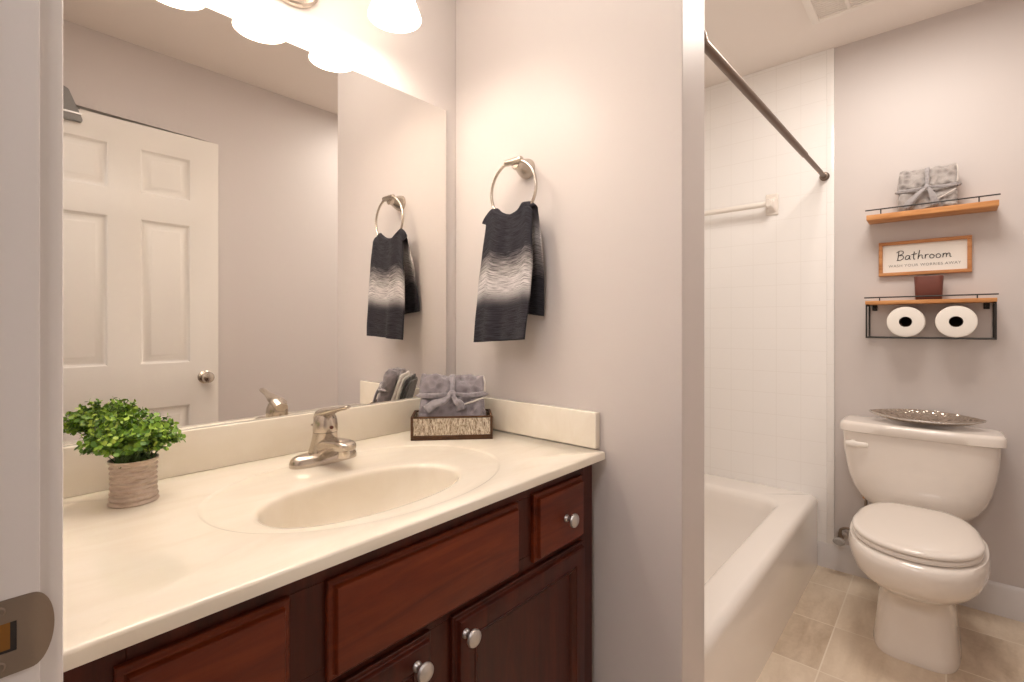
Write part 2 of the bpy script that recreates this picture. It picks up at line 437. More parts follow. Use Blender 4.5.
for f in (1, .75, .5, .25, 0):
    loops.append([(i[0]+(o_[0]-i[0])*f, py(i[0]+(o_[0]-i[0])*f), zc+i[1]+(o_[1]-i[1])*f) for o_, i in zip(lo_, li_)])
rim = [(x, y+.0011, z) for x, y, z in loops[0]]
loft(bm, [rim]+loops+[[(x, y+.0011, z) for x, y, z in loops[-1]]], False, False)
sp_ = obj('strike_plate', bm, 'bronze', fr); sp_['label'] = 'dull nickel strike plate'
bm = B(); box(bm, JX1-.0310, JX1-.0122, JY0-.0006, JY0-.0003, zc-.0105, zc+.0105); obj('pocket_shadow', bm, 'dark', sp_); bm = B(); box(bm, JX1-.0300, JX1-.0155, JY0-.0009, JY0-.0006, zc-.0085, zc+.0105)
pk = obj('latch_pocket', bm, 'brass', sp_); pk['label'] = 'bare wood and brass coloured latch pocket'
for dz in (-.0193, .0193):
    bm = B(); lathe(bm, [(.0036, 0), (.0036, -.0003), (.0028, -.0008), (.0008, -.0006), (.0005, -.0002)], (JX1-.0212, JY0-.0012, zc+dz), 'y', 16)
    obj('screw', bm, 'bronze', sp_)

# six-panel door, standing open along the plain wall (seen in the mirror)
D0 = Vector((-1.018, -1.553, 0)); DA = R(-.9); DW = .817
dU = Vector((math.cos(DA), math.sin(DA), 0)); dN = Vector((-dU.y, dU.x, 0))
dr = thing('door_1', 'white six-panel door standing open, reflected in the mirror', 'door', tuple(D0), DA); dr['kind'] = 'structure'
bm = B()
zs = [.235, .758, .961, 1.6255, 1.744, 1.946]
us = [(.1175, DW-.515+.0), (DW-.317, DW-.1165)]
us = [(.125, .379), (.494, .694)]
cols = [0, us[0][0], us[0][1], us[1][0], us[1][1], DW]; rows_ = [.012]+zs+[2.056]
prof = [(0, 0), (.004, -.003), (.010, -.0105), (.015, -.0120), (.023, -.0120), (.041, -.0035), (.045, -.003)]
for i in range(5):
    for j in range(7):
        rc = (cols[i], cols[i+1], rows_[j], rows_[j+1])
        if i in (1, 3) and j in (1, 3, 5): panel(bm, D0, dU, (0, 0, 1), dN, rc, prof)
        else: panel(bm, D0, dU, (0, 0, 1), dN, rc, [(0, 0)])
bmesh.ops.remove_doubles(bm, verts=bm.verts, dist=1e-5)
O2 = D0-dN*.035
lo2 = [(0, .012), (DW, .012), (DW, 2.056), (0, 2.08)]
loft(bm, [[D0+dU*a+Vector((0, 0, b)) for a, b in lo2], [O2+dU*a+Vector((0, 0, b)) for a, b in lo2]], False, True)
obj('door_slab', bm, 'door', dr)
bm = B()
mtx = Matrix.Translation(D0+dU*(DW-.062)+Vector((0, 0, .885))) @ Matrix.Rotation(DA, 4, 'Z')
lathe(bm, [(.031, 0), (.031, .004), (.026, .008), (.012, .011), (.011, .030), (.020, .036), (.0265, .046), (.027, .054), (.022, .062), (.010, .066)], (0, 0, 0), 'y', 32, True, mtx)
kb = obj('door_knob', bm, 'nickel', dr); kb['label'] = 'satin nickel door knob'
bm = B()
box(bm, DW-.0002, DW+.0012, -.030, -.004, .855, .915, .0004, 1, 0, Matrix.Translation(D0) @ Matrix.Rotation(DA, 4, 'Z'))
obj('latch_plate', bm, 'bronze', dr)
# unidentified grey angular shape, built as a bracket over the top of that door
bk = thing('over_door_object', 'unidentified grey angular object at the top of the reflected white door', 'object', tuple(D0+dU*.245+Vector((0, 0, 2.056))), DA)
BM4 = Matrix.Translation(D0) @ Matrix.Rotation(DA, 4, 'Z')
def bx(name, *a, m='greyplastic', ang=38):
    b = B(); box(b, *a, mtx=BM4); return obj(name, b, m, bk, ang)
bx('strap', .205, .285, -.0385, .004, 2.0575, 2.0605, .0006, 1)
bm = B()
pr_ = [(.195, 1.998), (.288, 1.998), (.292, 2.004), (.291, 2.012), (.247, 2.125), (.195, 2.15)]
loft(bm, [[BM4 @ Vector((x, y, z)) for x, z in pr_] for y in (.003, .020)])
bmesh.ops.bevel(bm, geom=list(bm.edges), offset=.002, segments=2, affect='EDGES')
obj('bracket', bm, 'greyplastic', bk)
bx('lip', .195, .287, .0195, .024, 2.026, 2.034, .001, 1, m='satin')

# ---------------------------------------------------------------- mirror
bm = B(); MZ0, MZ1, MX0, MX1 = .9225, 1.829, XL+.002, -.043
box(bm, MX0, MX1, -.0052, -.0006, MZ0, MZ1, .0012, 2)
bm.faces.ensure_lookup_table()
for f in bm.faces:
    f.normal_update(); f.material_index = 0 if f.normal.y < -.9 else 1
mi = obj('wall_mirror', bm, 'mirror', mats=['mirror', 'mirror_edge'])
for p in mi.data.polygons: p.use_smooth = False
tag(mi, 'large frameless wall mirror standing on the vanity backsplash', 'mirror')

# ---------------------------------------------------------------- vanity light
LX, LY, LZ = (-.348, -.551, -.745), -.159, 1.919
vl = thing('vanity_light', 'three-shade vanity light on the wall above the mirror', 'wall light', (-.545, 0, 1.98))
bm = B(); loft(bm, [[(-.545+.075*k*math.cos(t), y, 1.985+.062*k*math.sin(t)) for t in [2*PI*i/40 for i in range(40)]] for k, y in ((1, -.001), (1, -.010), (.9, -.018), (.45, -.024))])
obj('wall_plate', bm, 'nickel', vl)
bm = B(); tube(bm, smooth([(-.545, -.02, 1.99), (-.545, -.06, 2.03), (-.545, -.10, 2.08)]), .010); tube(bm, [(LX[2]-.03, -.10, 2.085), (LX[0]+.03, -.10, 2.085)], .011)
obj('bar', bm, 'nickel', vl)
sh_prof = [(.024, .118), (.030, .115), (.036, .100), (.040, .080), (.045, .058), (.054, .035), (.060, .017), (.0645, .006), (.066, .000)]
for x in LX:
    bm = B(); tube(bm, smooth([(x, -.10, 2.085), (x, -.125, 2.097), (x, LY-.0, 2.085), (x, LY, 2.055)]), .0075)
    lathe(bm, [(.012, .168), (.026, .160), (.028, .120), (.026, .112)], (x, LY, LZ), 'z', 24)
    arm = obj('arm', bm, 'nickel', vl)
    bm = B()
    inner = [(r-.0035, h+.001) for r, h in reversed(sh_prof)]
    lathe(bm, sh_prof+inner, (x, LY, LZ), 'z', 40, False)
    sd = obj('glass_shade', bm, 'shade', vl); sd['label'] = 'lit frosted bell shade'
    bm = B(); lathe(bm, [(.011, .112), (.012, .09), (.020, .075), (.027, .058), (.026, .044), (.016, .033), (.004, .030)], (x, LY, LZ), 'z', 20)
    bu = obj('bulb', bm, 'bulb', sd); bu['label'] = 'glowing bulb'
    l = bpy.data.lights.new('vanity_bulb_light', 'POINT'); l.energy = BULB_W; l.color = (1, .89, .77); l.shadow_soft_size = .025
    lo = bpy.data.objects.new('vanity_bulb_light', l); COL.objects.link(lo); lo.location = (x, LY, LZ+.012)

# ---------------------------------------------------------------- vanity cabinet
VX0, VX1, VF = XL+.004, -.021, -.535
vc = thing('vanity_cabinet', 'dark cherry wood vanity cabinet under the cream sink top', 'cabinet', ((VX0+VX1)/2, VF, 0))
bm = B()
box(bm, VX0, VX1, VF+.0195, -.012, .10, .690); box(bm, VX0, VX1, VF+.07, -.012, .0, .1)
box(bm, VX0, VX1, -.05, -.012, .69, .8105)
box(bm, VX0, VX0+.016, VF+.0195, -.05, .69, .8105); box(bm, VX1-.016, VX1, VF+.0195, -.05, .69, .8105)
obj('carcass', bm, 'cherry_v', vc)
bm = B()
def ff(a, b, c, d): box(bm, a, b, VF, VF+.0192, c, d, .0008, 1)
ff(VX0, VX0+.078, .10, .8105); ff(VX1-.045, VX1, .10, .8105); ff(VX0+.078, VX1-.045, .775, .8105); ff(VX0+.078, VX1-.045, .615, .650); ff(VX0+.078, VX1-.045, .10, .145)
ff(-.560, -.480, .145, .615); ff(-.79, -.725, .65, .775); ff(-.315, -.26, .65, .775)
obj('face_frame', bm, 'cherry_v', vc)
def knob(x, z, parent, y):
    bm = B(); lathe(bm, [(.0085, 0), (.008, -.003), (.0055, -.006), (.0055, -.012), (.0085, -.0155), (.0145, -.0185), (.0158, -.0215), (.0145, -.0255), (.009, -.029), (.003, -.0302)], (x, y, z), 'y', 28)
    k = obj('knob', bm, 'satin', parent); k['label'] = 'satin steel knob'; return k
FY = VF-.0004
edge = [(0, 0), (0, .0070), (.0015, .0086), (.0068, .0088), (.0082, .0100), (.0090, .0155), (.0105, .0181), (.0130, .019)]
def front(name, x0, x1, z0, z1, m, framed):
    bm = B(); pf = list(edge)
    if framed: pf += [(.043, .019), (.0448, .0160), (.047, .0185), (.051, .0155), (.056, .0125), (.0585, .0075), (.062, .007)]
    panel(bm, (0, FY, 0), (1, 0, 0), (0, 0, 1), (0, -1, 0), (x0, x1, z0, z1), pf)
    f = bm.faces.new([v for v in bm.verts][:4])
    return obj(name, bm, m, vc, 25)
d = front('drawer_front', -.265, -.078, .632, .778, 'cherry', False); knob(-.161, .701, d, FY-.019)
d = front('drawer_front', -.972, -.787, .630, .776, 'cherry', False); knob(-.885, .698, d, FY-.019)
d = front('false_drawer_front', -.733, -.316, .632, .776, 'cherry', False); d['label'] = 'wide drawer front without a knob, under the sink'
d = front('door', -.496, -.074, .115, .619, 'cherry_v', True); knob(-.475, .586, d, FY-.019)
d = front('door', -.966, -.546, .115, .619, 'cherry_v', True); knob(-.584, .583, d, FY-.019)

# ---------------------------------------------------------------- vanity top with its moulded basin
CZ0, CZ1 = .811, .830
CX0, CX1, CY0, CY1 = XL+.003, -.0225, -.5736, -.0012
vt = thing('countertop', 'cream cultured marble vanity top with moulded oval basin', 'countertop', ((CX0+CX1)/2, -.29, CZ0))
BC = (-.555, -.372); BA, BB, BN = .203, .112, 2.2
OC = (-.520, -.318); OA, OB = .305, .222
bm = B()
angs = sorted(set([2*PI*i/160 for i in range(160)]+[math.atan2(y-OC[1], x-OC[0]) % (2*PI) for x in (CX0, CX1) for y in (CY0, CY1)]))
def brect(t, ins):
    dx, dy = math.cos(t), math.sin(t); k = 1e9
    if dx > 1e-9: k = min(k, (CX1-ins-OC[0])/dx)
    if dx < -1e-9: k = min(k, (CX0+ins-OC[0])/dx)
    if dy > 1e-9: k = min(k, (CY1-OC[1])/dy)
    if dy < -1e-9: k = min(k, (CY0+ins-OC[1])/dy)
    return OC[0]+dx*k, OC[1]+dy*k
def polar(c, a, b, n, t, s=1):
    # point of superellipse in direction t from its centre
    dx, dy = math.cos(t), math.sin(t)
    k = (abs(dx/a)**n+abs(dy/b)**n)**(-1/n)
    return c[0]+dx*k*s, c[1]+dy*k*s
loops = []
for ins, z in ((.03, CZ0), (0, CZ0), (0, CZ1-.0045), (.0012, CZ1-.0014), (.0045, CZ1)):
    loops.append([(*brect(t, ins), z) for t in angs])
for s, z in ((1.0, CZ1), (.992, CZ1-.0006), (.980, CZ1-.0024), (.968, CZ1-.003)):
    loops.append([(*polar(OC, OA, OB, 2.1, t, s), z) for t in angs])
def lerp2(a, b, f): return (a[0]+(b[0]-a[0])*f, a[1]+(b[1]-a[1])*f)
for f, z in ((.3, -.0032), (.6, -.0036), (.85, -.0042)):
    loops.append([(*lerp2(polar(OC, OA, OB, 2.1, t, .968), polar(BC, BA, BB, BN, t, 1.06), f), CZ1+z) for t in angs])
for s, dz in ((1.06, -.0048), (1.02, -.0060), (.995, -.0085), (.98, -.0135), (.97, -.022), (.957, -.036), (.935, -.055), (.89, -.078), (.81, -.098), (.70, -.112), (.55, -.118), (.36, -.124), (.20, -.127), (.105, -.128)):
    loops.append([(*polar(BC, BA, BB, BN+(2-BN)*(1-s), t, s), CZ1+dz) for t in angs])
loft(bm, loops, False, True)
obj('deck', bm, 'marble', vt, 50)
bm = B(); lathe(bm, [(.021, 0), (.021, .002), (.016, .0035), (.015, .0015), (.004, .001), (.001, .0012)], (BC[0], BC[1], CZ1-.128), 'z', 28)
dn = obj('drain', bm, 'nickel', vt); dn['label'] = 'metal basin drain'
bm = B(); box(bm, CX0, CX1, -.0185, -.0012, CZ1, .922, .003, 3); obj('backsplash', bm, 'marble', vt)
bm = B(); box(bm, -.0225, -.0015, -.547, -.0186, CZ1, .922, .003, 3); obj('side_splash', bm, 'marble', vt)

# ---------------------------------------------------------------- faucet
FC = Vector((-.520, -.128)); FZ = CZ1-.003
fa = thing('faucet', 'brushed nickel single-lever faucet behind the basin', 'faucet', (FC.x, FC.y, FZ))
bm = B(); loops = []
for k, z in ((1, 0), (1, .007), (.97, .011), (.90, .0165), (.78, .0205), (.55, .024), (.25, .025)):
    loops.append([(FC.x+sup(t, 2.6)[0]*(.079-(1-k)*.030), FC.y+sup(t, 2.6)[1]*.0285*k, FZ+z) for t in [2*PI*i/48 for i in range(48)]])
loft(bm, loops); obj('base_plate', bm, 'nickel', fa)
bm = B(); loops = []
path = [(0, .006, .010, .037, .032), (0, .003, .030, .032, .030), (0, -.002, .052, .0285, .028), (0, -.005, .070, .027, .027)]
for x, y, z, rx, ry in path:
    loops.append([(FC.x+x+rx*math.cos(t), FC.y+y+ry*math.sin(t), FZ+z) for t in [2*PI*i/32 for i in range(32)]])
loft(bm, loops); obj('body', bm, 'nickel', fa)
# spout: flat rounded section sweeping forward, fullest at the tip
bm = B(); loops = []
for y, zm, hw, ht in ((.005, .028, .026, .026), (-.018, .033, .0255, .024), (-.040, .042, .0245, .018), (-.060, .0465, .0235, .0145), (-.080, .0500, .0228, .0125), (-.097, .0510, .0215, .0112), (-.107, .0505, .0175, .009), (-.112, .050, .010, .005)):
    loops.append([(FC.x+sup(t, 3.4)[0]*hw, FC.y+y, FZ+zm+sup(t, 3.4)[1]*ht) for t in [2*PI*i/28 for i in range(28)]])
loft(bm, loops); obj('spout', bm, 'nickel', fa)
bm = B(); lathe(bm, [(.0128, .044), (.0128, .026), (.012, .0245), (.0105, .025), (.010, .030)], (FC.x, FC.y-.086, FZ), 'z', 24); obj('aerator', bm, 'nickel', fa)
# handle: dome cap with a lever rising forward
bm = B(); lathe(bm, [(.0268, 0), (.0275, .003), (.0272, .016), (.0255, .028), (.021, .038), (.013, .045), (.003, .048)], (FC.x, FC.y-.005, FZ+.071), 'z', 32)
loops = []
for y, z, hw, ht in ((.022, .100, .016, .010), (.006, .110, .021, .012), (-.018, .1165, .0195, .0105), (-.038, .1215, .0155, .0078), (-.060, .1265, .0115, .0055), (-.078, .1305, .010, .0048), (-.090, .1335, .0105, .005), (-.099, .136, .009, .0045), (-.1035, .137, .004, .0024)):
    loops.append([(FC.x+hw*math.cos(t), FC.y+y, FZ+z+ht*math.sin(t)) for t in [2*PI*i/24 for i in range(24)]])
loft(bm, loops); hd = obj('handle', bm, 'nickel', fa)
bm = B(); lathe(bm, [(.004, 0), (.004, -.0012), (.0005, -.0016)], (FC.x, FC.y-.0332, FZ+.083), 'y', 16); hm = obj('temperature_dot', bm, 'maroon', hd); hm['label'] = 'small red dot'
bm = B(); tube(bm, [(FC.x, FC.y+.026, FZ+.02), (FC.x, FC.y+.046, FZ+.075)], .0028); lathe(bm, [(.003, .071), (.0042, .075), (.0085, .0775), (.0085, .080), (.003, .0815)], (FC.x, FC.y+.046, FZ), 'z', 18)
obj('lift_rod', bm, 'nickel', fa)

# ---------------------------------------------------------------- potted plant
PC = Vector((-.8745, -.126, CZ1))
pp = thing('potted_plant', 'small green boxwood plant in ribbed tin pot on counter', 'plant', tuple(PC))
bm = B(); prof = [(.034, 0), (.0365, .001)]
for i in range(45):
    h = .002+.072*i/44; base = .0362-.0032*math.sin(PI*min(1, h/.074)*.9)
    prof.append((base+.0014*math.sin(2*PI*h/.0088), h))
prof += [(.0368, .0765), (.034, .0765), (.033, .066), (.002, .066)]
lathe(bm, prof, PC, 'z', 48); obj('pot', bm, 'tin', pp)
bm = B(); lathe(bm, [(.0332, .0655), (.031, .0685), (.018, .071), (.001, .072)], PC, 'z', 24); obj('soil', bm, 'soil', pp)
rnd = random.Random(5); bml, bms = B(), B()
def leafq(bm, p, d, n, s):
    d = d.normalized(); sd = d.cross(n).normalized(); n = sd.cross(d).normalized()
    pts = [p, p+d*s*.35+sd*s*.42+n*s*.06, p+d*s*.75+sd*s*.36+n*s*.05, p+d*s*1.02, p+d*s*.75-sd*s*.36+n*s*.05, p+d*s*.35-sd*s*.42+n*s*.06]
    v = [bm.verts.new(q_) for q_ in pts]; bm.faces.new((v[0], v[1], v[2], v[3])); bm.faces.new((v[0], v[3], v[4], v[5]))
for i in range(150):
    a = rnd.uniform(0, 2*PI); e = math.acos(rnd.uniform(-.22, 1.0)); ln = rnd.uniform(.74, 1.06)
    c0 = PC+Vector((rnd.uniform(-.026, .026), rnd.uniform(-.026, .026), .068))
    tip = PC+Vector((.069*ln*math.sin(e)*math.cos(a), .068*ln*math.sin(e)*math.sin(a), .108+.047*ln*math.cos(e)))
    mid = (c0+tip)/2+Vector((0, 0, .012)); pts = smooth([c0, mid, tip], 5)
    tube(bms, pts, .0008, 5)
    for k in range(11):
        f = .30+.70*k/10; j = f*(len(pts)-1); q0 = pts[int(j)]; dirn = (pts[min(int(j)+1, len(pts)-1)]-pts[max(int(j)-1, 0)]).normalized()
        for sgn in (1, -1):
            side = dirn.orthogonal().normalized(); side.rotate(Matrix.Rotation(k*1.57+rnd.uniform(-.5, .5), 3, dirn))
            leafq(bml, q0, side*sgn+dirn*.55+Vector((0, 0, .15)), (dirn+Vector((rnd.uniform(-.5, .5), rnd.uniform(-.5, .5), .6))).normalized(), rnd.uniform(.0068, .0105)*(1.05 if f > .6 else .85))
fo = obj('stems', bms, 'stem', pp); obj('foliage', bml, 'leaf', pp, 180)

# ---------------------------------------------------------------- basket box with rolled cloths and a tied bundle
BXA = math.atan2(-.15, .163)
BX0 = Vector((-.2735, -.1245, CZ1)); BXM = Matrix.Translation(BX0) @ Matrix.Rotation(BXA, 4, 'Z')
BW, BD, BH = .2215, .112, .064
bb = thing('basket_box', 'small brown wooden box with woven cream panels on the counter', 'box', tuple(BXM @ Vector((BW/2, BD/2, 0))), BXA)
def lb(bm, *a, bev=.001): return box(bm, *a, bev=bev, seg=1, mtx=BXM)
bm = B()
t_ = .007
lb(bm, 0, BW, 0, BD, 0, .006)
for (x0, x1, y0, y1) in ((0, t_, 0, t_), (BW-t_, BW, 0, t_), (0, t_, BD-t_, BD), (BW-t_, BW, BD-t_, BD)): lb(bm, x0, x1, y0, y1, .006, BH)
for y0 in (0, BD-t_): lb(bm, t_, BW-t_, y0, y0+t_, .006, .013); lb(bm, t_, BW-t_, y0+.002, y0+t_, BH-.0055, BH)
for x0 in (0, BW-t_): lb(bm, x0, x0+t_, t_, BD-t_, .006, .013); lb(bm, x0, x0+t_, t_, BD-t_, BH-.0055, BH)
obj('box_frame', bm, 'darkbrown', bb)
for k, (x0, x1, y0, y1) in enumerate(((t_, BW-t_, .002, .006), (t_, BW-t_, BD-.006, BD-.002), (.002, .006, t_, BD-t_), (BW-.006, BW-.002, t_, BD-t_))):
    bm = B(); lb(bm, x0, x1, y0, y1, .013, BH-.0055, bev=0)
    o = obj('woven_panel', bm, 'weave', bb); o['label'] = 'woven cream grass panel'

def bundle(name, label, mtx, w_, d_, h_, knot, cm, rm, seed, group=None, low=.06):
    """folded plush blanket tied with a wide ribbon; local x across, y away from the viewer, z up"""
    root = thing(name, label, 'towel bundle', tuple(mtx.translation), mtx.to_euler().z, group)
    def body(z0, z1, dd, seed, bulge, droop=0):
        bm = B(); nu, nt = 32, 36; loops = []
        for i in range(nu+1):
            s = -1+2*i/nu; k = (1-abs(s)**9)**(1/9) if abs(s) < 1 else 0
            pinch = 1-.16*math.exp(-(s/.16)**2); k = max(k*pinch, .35)
            lp = []
            for j in range(nt):
                a, b = sup(2*PI*j/nt, 3.6); zc_, hh = (z0+z1)/2, (z1-z0)/2
                p = Vector((s*w_/2, d_/2+a*dd/2*k, zc_+b*hh*(k if b > 0 else max(k, .9))+droop*s*s))
                nz = noise.noise(p*34+Vector((seed, 0, 0)))*.009+noise.noise(p*80+Vector((0, seed, 0)))*.004
                p += Vector((nz*.5, nz*(1 if a > 0 else -1), nz*.8)); lp.append(mtx @ p)
            loops.append(lp)
        loft(bm, loops); return bm
    zk = h_*knot
    obj('lower_fold', body(0, zk+.008, d_*.92, seed, 1), cm, root, 180)
    obj('upper_fold', body(zk-.008, h_, d_, seed+7, 1, .003), cm, root, 180)
    # pale hem edges along the right side
    bm = B()
    tube(bm, [mtx @ p for p in smooth([(w_*.485, -.004, zk+.006), (w_*.495, -.005, zk+(h_-zk)*.5), (w_*.48, .002, h_*.95)])], .0022, 8)
    tube(bm, [mtx @ p for p in smooth([(w_*.10, -.004, zk+(low*h_-zk)*.75), (w_*.30, -.006, zk+(low*h_-zk)*.50), (w_*.47, -.004, zk+(low*h_-zk)*.25)])], .0026, 8)
    o = obj('hem', bm, 'hem', root, 180); o['label'] = 'pale stitched hem'
    # ribbon: a band over the top and down the front, a band round the waist, knot and two tails
    bm = B()
    def strip(bm, pts, wid, th=.0035):
        pts = smooth(pts, 6); loops = []
        for i, p in enumerate(pts):
            dv = (pts[min(i+1, len(pts)-1)]-pts[max(i-1, 0)]).normalized(); nrm = Vector((0, -1, 0)) if abs(dv.y) < .8 else Vector((0, 0, 1))
            sd = dv.cross(nrm).normalized(); n2 = sd.cross(dv).normalized()
            wv = wid(i/(len(pts)-1)) if callable(wid) else wid
            loops.append([mtx @ (p+sd*wv*math.cos(t)+n2*th*math.sin(t)*(1+.5*math.cos(3*t))) for t in [2*PI*k/12 for k in range(12)]])
        loft(bm, loops)
    strip(bm, [(0, d_*.55, h_*.97), (0, d_*.18, h_*.985), (0, -.001, h_*.90), (.001, -.006, (h_+zk)/2), (0, -.010, zk+.004)], lambda f: .009-.003*f)
    strip(bm, [(-w_*.505, d_*.5, zk), (-w_*.50, .004, zk-.001), (-w_*.26, -.007, zk-.004), (0, -.012, zk), (w_*.26, -.007, zk-.004), (w_*.50, .004, zk+.002), (w_*.505, d_*.5, zk)], lambda f: .0068-.003*math.exp(-((f-.5)/.12)**2))
    obj('ribbon_band', bm, rm, root, 180)
    bm = B(); t = bmesh.new(); bmesh.ops.create_uvsphere(t, u_segments=18, v_segments=12, radius=1)
    for v in t.verts: v.co = mtx @ Vector((v.co.x*.011, -.014+v.co.y*.008, zk+v.co.z*.0095))
    merge(bm, t); obj('knot', bm, rm, root, 180)
    bm = B()
    strip(bm, [(-.004, -.016, zk-.003), (-.022, -.017, zk-.020), (-.048, -.014, zk+(low*h_-zk)*.62), (-.070, -.009, low*h_)], lambda f: .0055+.0085*f)
    obj('ribbon_tail', bm, rm, root, 180)
    bm = B()
    strip(bm, [(.003, -.016, zk-.004), (.012, -.018, zk-.024), (.020, -.016, zk+(low*h_-zk)*.62), (.026, -.010, low*h_)], lambda f: .0055+.008*f)
    obj('ribbon_tail', bm, rm, root, 180)
    return root
LEAN = R(-17)
TB = BXM @ Matrix.Translation((.1105, .014, .0085)) @ Matrix.Rotation(LEAN, 4, 'X')
bundle('towel_bundle', 'grey lilac plush bundle tied with ribbon, in the woven box', TB, .186, .040, .172, .66, 'lilac', 'lilac_ribbon', 3.0, low=.40)
def folded(label, x, y, w_, d_, h_, m, seed):
    """a cloth folded into a thick upright slab, its layers showing at the ends"""
    mt = BXM @ Matrix.Translation((x, y, .0085)) @ Matrix.Rotation(LEAN, 4, 'X')
    root = thing('folded_cloth', label, 'folded cloth', tuple(mt.translation), BXA, 'folded cloths behind the bundle')
    for k in range(2):
        bm = B(); loops = []
        for i in range(27):
            q_ = -1+2*i/26; kk = max(.5, (1-abs(q_)**8)**(1/8) if abs(q_) < 1 else 0); lp = []
            for j in range(32):
                a, b = sup(2*PI*j/32, 3)
                p = Vector((q_*w_/2, d_*(.26+.48*k)+a*d_*.25*kk, h_/2*(1-.05*k)+b*h_/2*(1-.05*k)*(kk if b > 0 else 1)))
                nz = noise.noise(p*30+Vector((seed, k*5, 0)))*.004+noise.noise(p*75+Vector((0, seed, k)))*.002
                lp.append(mt @ (p+Vector((nz*.5, nz*a*.6, nz if b > 0 else 0))))
            loops.append(lp)
        loft(bm, loops); obj('fold_layer', bm, m, root, 180)
folded('white folded cloth leaning between grey bundle and charcoal cloth', .112, .058, .172, .022, .158, 'whitecloth', 2.0)
folded('charcoal folded cloth leaning at the back of the woven box', .112, .081, .168, .020, .146, 'charcoal', 9.0)

# ---------------------------------------------------------------- towel ring and hand towel
RC = Vector((-.056, -.300, 1.517)); RR = .082
tr = thing('towel_ring', 'brushed nickel towel ring on the wing wall', 'towel ring', (0, -.305, 1.58))
bm = B(); lathe(bm, [(.029, -.0006), (.0285, -.006), (.026, -.014), (.0205, -.026), (.0145, -.038), (.0125, -.046), (.0135, -.052), (.010, -.0555)], (0, -.306, 1.588), 'x', 32)
obj('wall_post', bm, 'nickel', tr)
bm = B(); lathe(bm, [(.004, -.030), (.0085, -.029), (.0095, -.022), (.0095, .022), (.0085, .029), (.004, .030)], (-.056, -.303, 1.597), 'y', 20); obj('ring_holder', bm, 'nickel', tr)
bm = B(); tube(bm, [RC+Vector((0, RR*math.cos(t), RR*math.sin(t))) for t in [2*PI*i/64 for i in range(64)]], .0042, 10, True); obj('ring', bm, 'nickel', tr)
bm = B(); uvl = bm.loops.layers.uv.new('UVMap')
nu, nv = 56, 120; YC0, HWD = -.290, .100
ZF, ZB = 1.098, 1.178
grid = []
for i in range(nu+1):
    s = -1+2*i/nu; row = []
    yt_ = YC0-.004-s*HWD*.86                                     # s=-1 left (towards mirror)
    dy = abs(yt_-RC.y); zt = RC.z-math.sqrt(RR*RR-min(dy, .060)**2)+.006
    over = max(0, dy-.055); zt -= over*over*22
    Lf, Lb = zt-ZF-.006*s, zt-ZB+.012*s
    for j in range(nv+1):
        v = j/nv                                            # 0 back hem ... 1 front hem
        vt_ = v*.83 if v < .46/ .83 else 0
        if v < .44:
            f = v/.44; x = -.016-.030*f**1.3; z = ZB-.012*s+Lb*f; out_ = 1-f
        elif v <= .50:
            a = (v-.44)/.06*PI; x = -.0565+.0105*math.cos(a); z = zt+.0085*math.sin(a); out_ = 0; f = 1
        else:
            f = (v-.50)/.50; x = -.067-.016*f-.008*f*f; z = zt-Lf*f; out_ = f
        front_ = v > .47
        fold = math.sin(s*5.2+.6)*.0065+math.sin(s*9.5+2)*.003
        x += fold*(.35+.65*out_)*(1 if front_ else .45) + (.0 if front_ else .0)
        x = min(x, -.0085)
        y = YC0-.004-s*HWD*(.86+.14*min(1, out_*2.2))+(.016*f if front_ else .014*(1-f))
        if front_: y += .003*math.sin(f*5+s*2)*f
        nz = noise.noise(Vector((s*3, v*9, 1)))*.002
        row.append(bm.verts.new((x+nz if x+nz < -.007 else x, y, z)))
    grid.append(row)
for i in range(nu):
    for j in range(nv):
        f = bm.faces.new((grid[i][j], grid[i+1][j], grid[i+1][j+1], grid[i][j+1]))
        for lp, (a, b) in zip(f.loops, ((i, j), (i+1, j), (i+1, j+1), (i, j+1))): lp[uvl].uv = (a/nu, b/nv)
ht = obj('hand_towel', bm, 'ombre', None, 180)
sm = ht.modifiers.new('thickness', 'SOLIDIFY'); sm.thickness = .005; sm.offset = 0
tag(ht, 'charcoal and white striped knit hand towel hanging from the ring', 'towel')

# ---------------------------------------------------------------- bathtub
TY0, TY1, TX0, TX1, TZ = -.750, -.0095, TH+.009, XF-.0085, .330
bm = B(); loops = []
for ins, z in ((0, .0), (0, .297), (.002, .308), (.006, .317), (.013, .3245), (.022, .3287), (.032, .330)):
    y0 = TY0+ins; loops.append(rrect(TX0, TX1, y0, TY1, z, .006, 8))
ix0, ix1, iy0, iy1 = TX0+.10, TX1-.185, TY0+.118, TY1-.075
for ins, z in ((-.022, .330), (-.008, .3275), (.002, .320), (.008, .305), (.014, .27), (.024, .20), (.045, .12), (.08, .07), (.13, .055)):
    loops.append(rrect(ix0+ins, ix1-ins*1.6, iy0+ins*.7, iy1-ins*.7, z, .11-ins*.25, 8))
loft(bm, loops, True, True)
bt = obj('bathtub', bm, 'tub', None, 50); tag(bt, 'white built-in bathtub with smooth front apron beside the tile', 'bathtub')

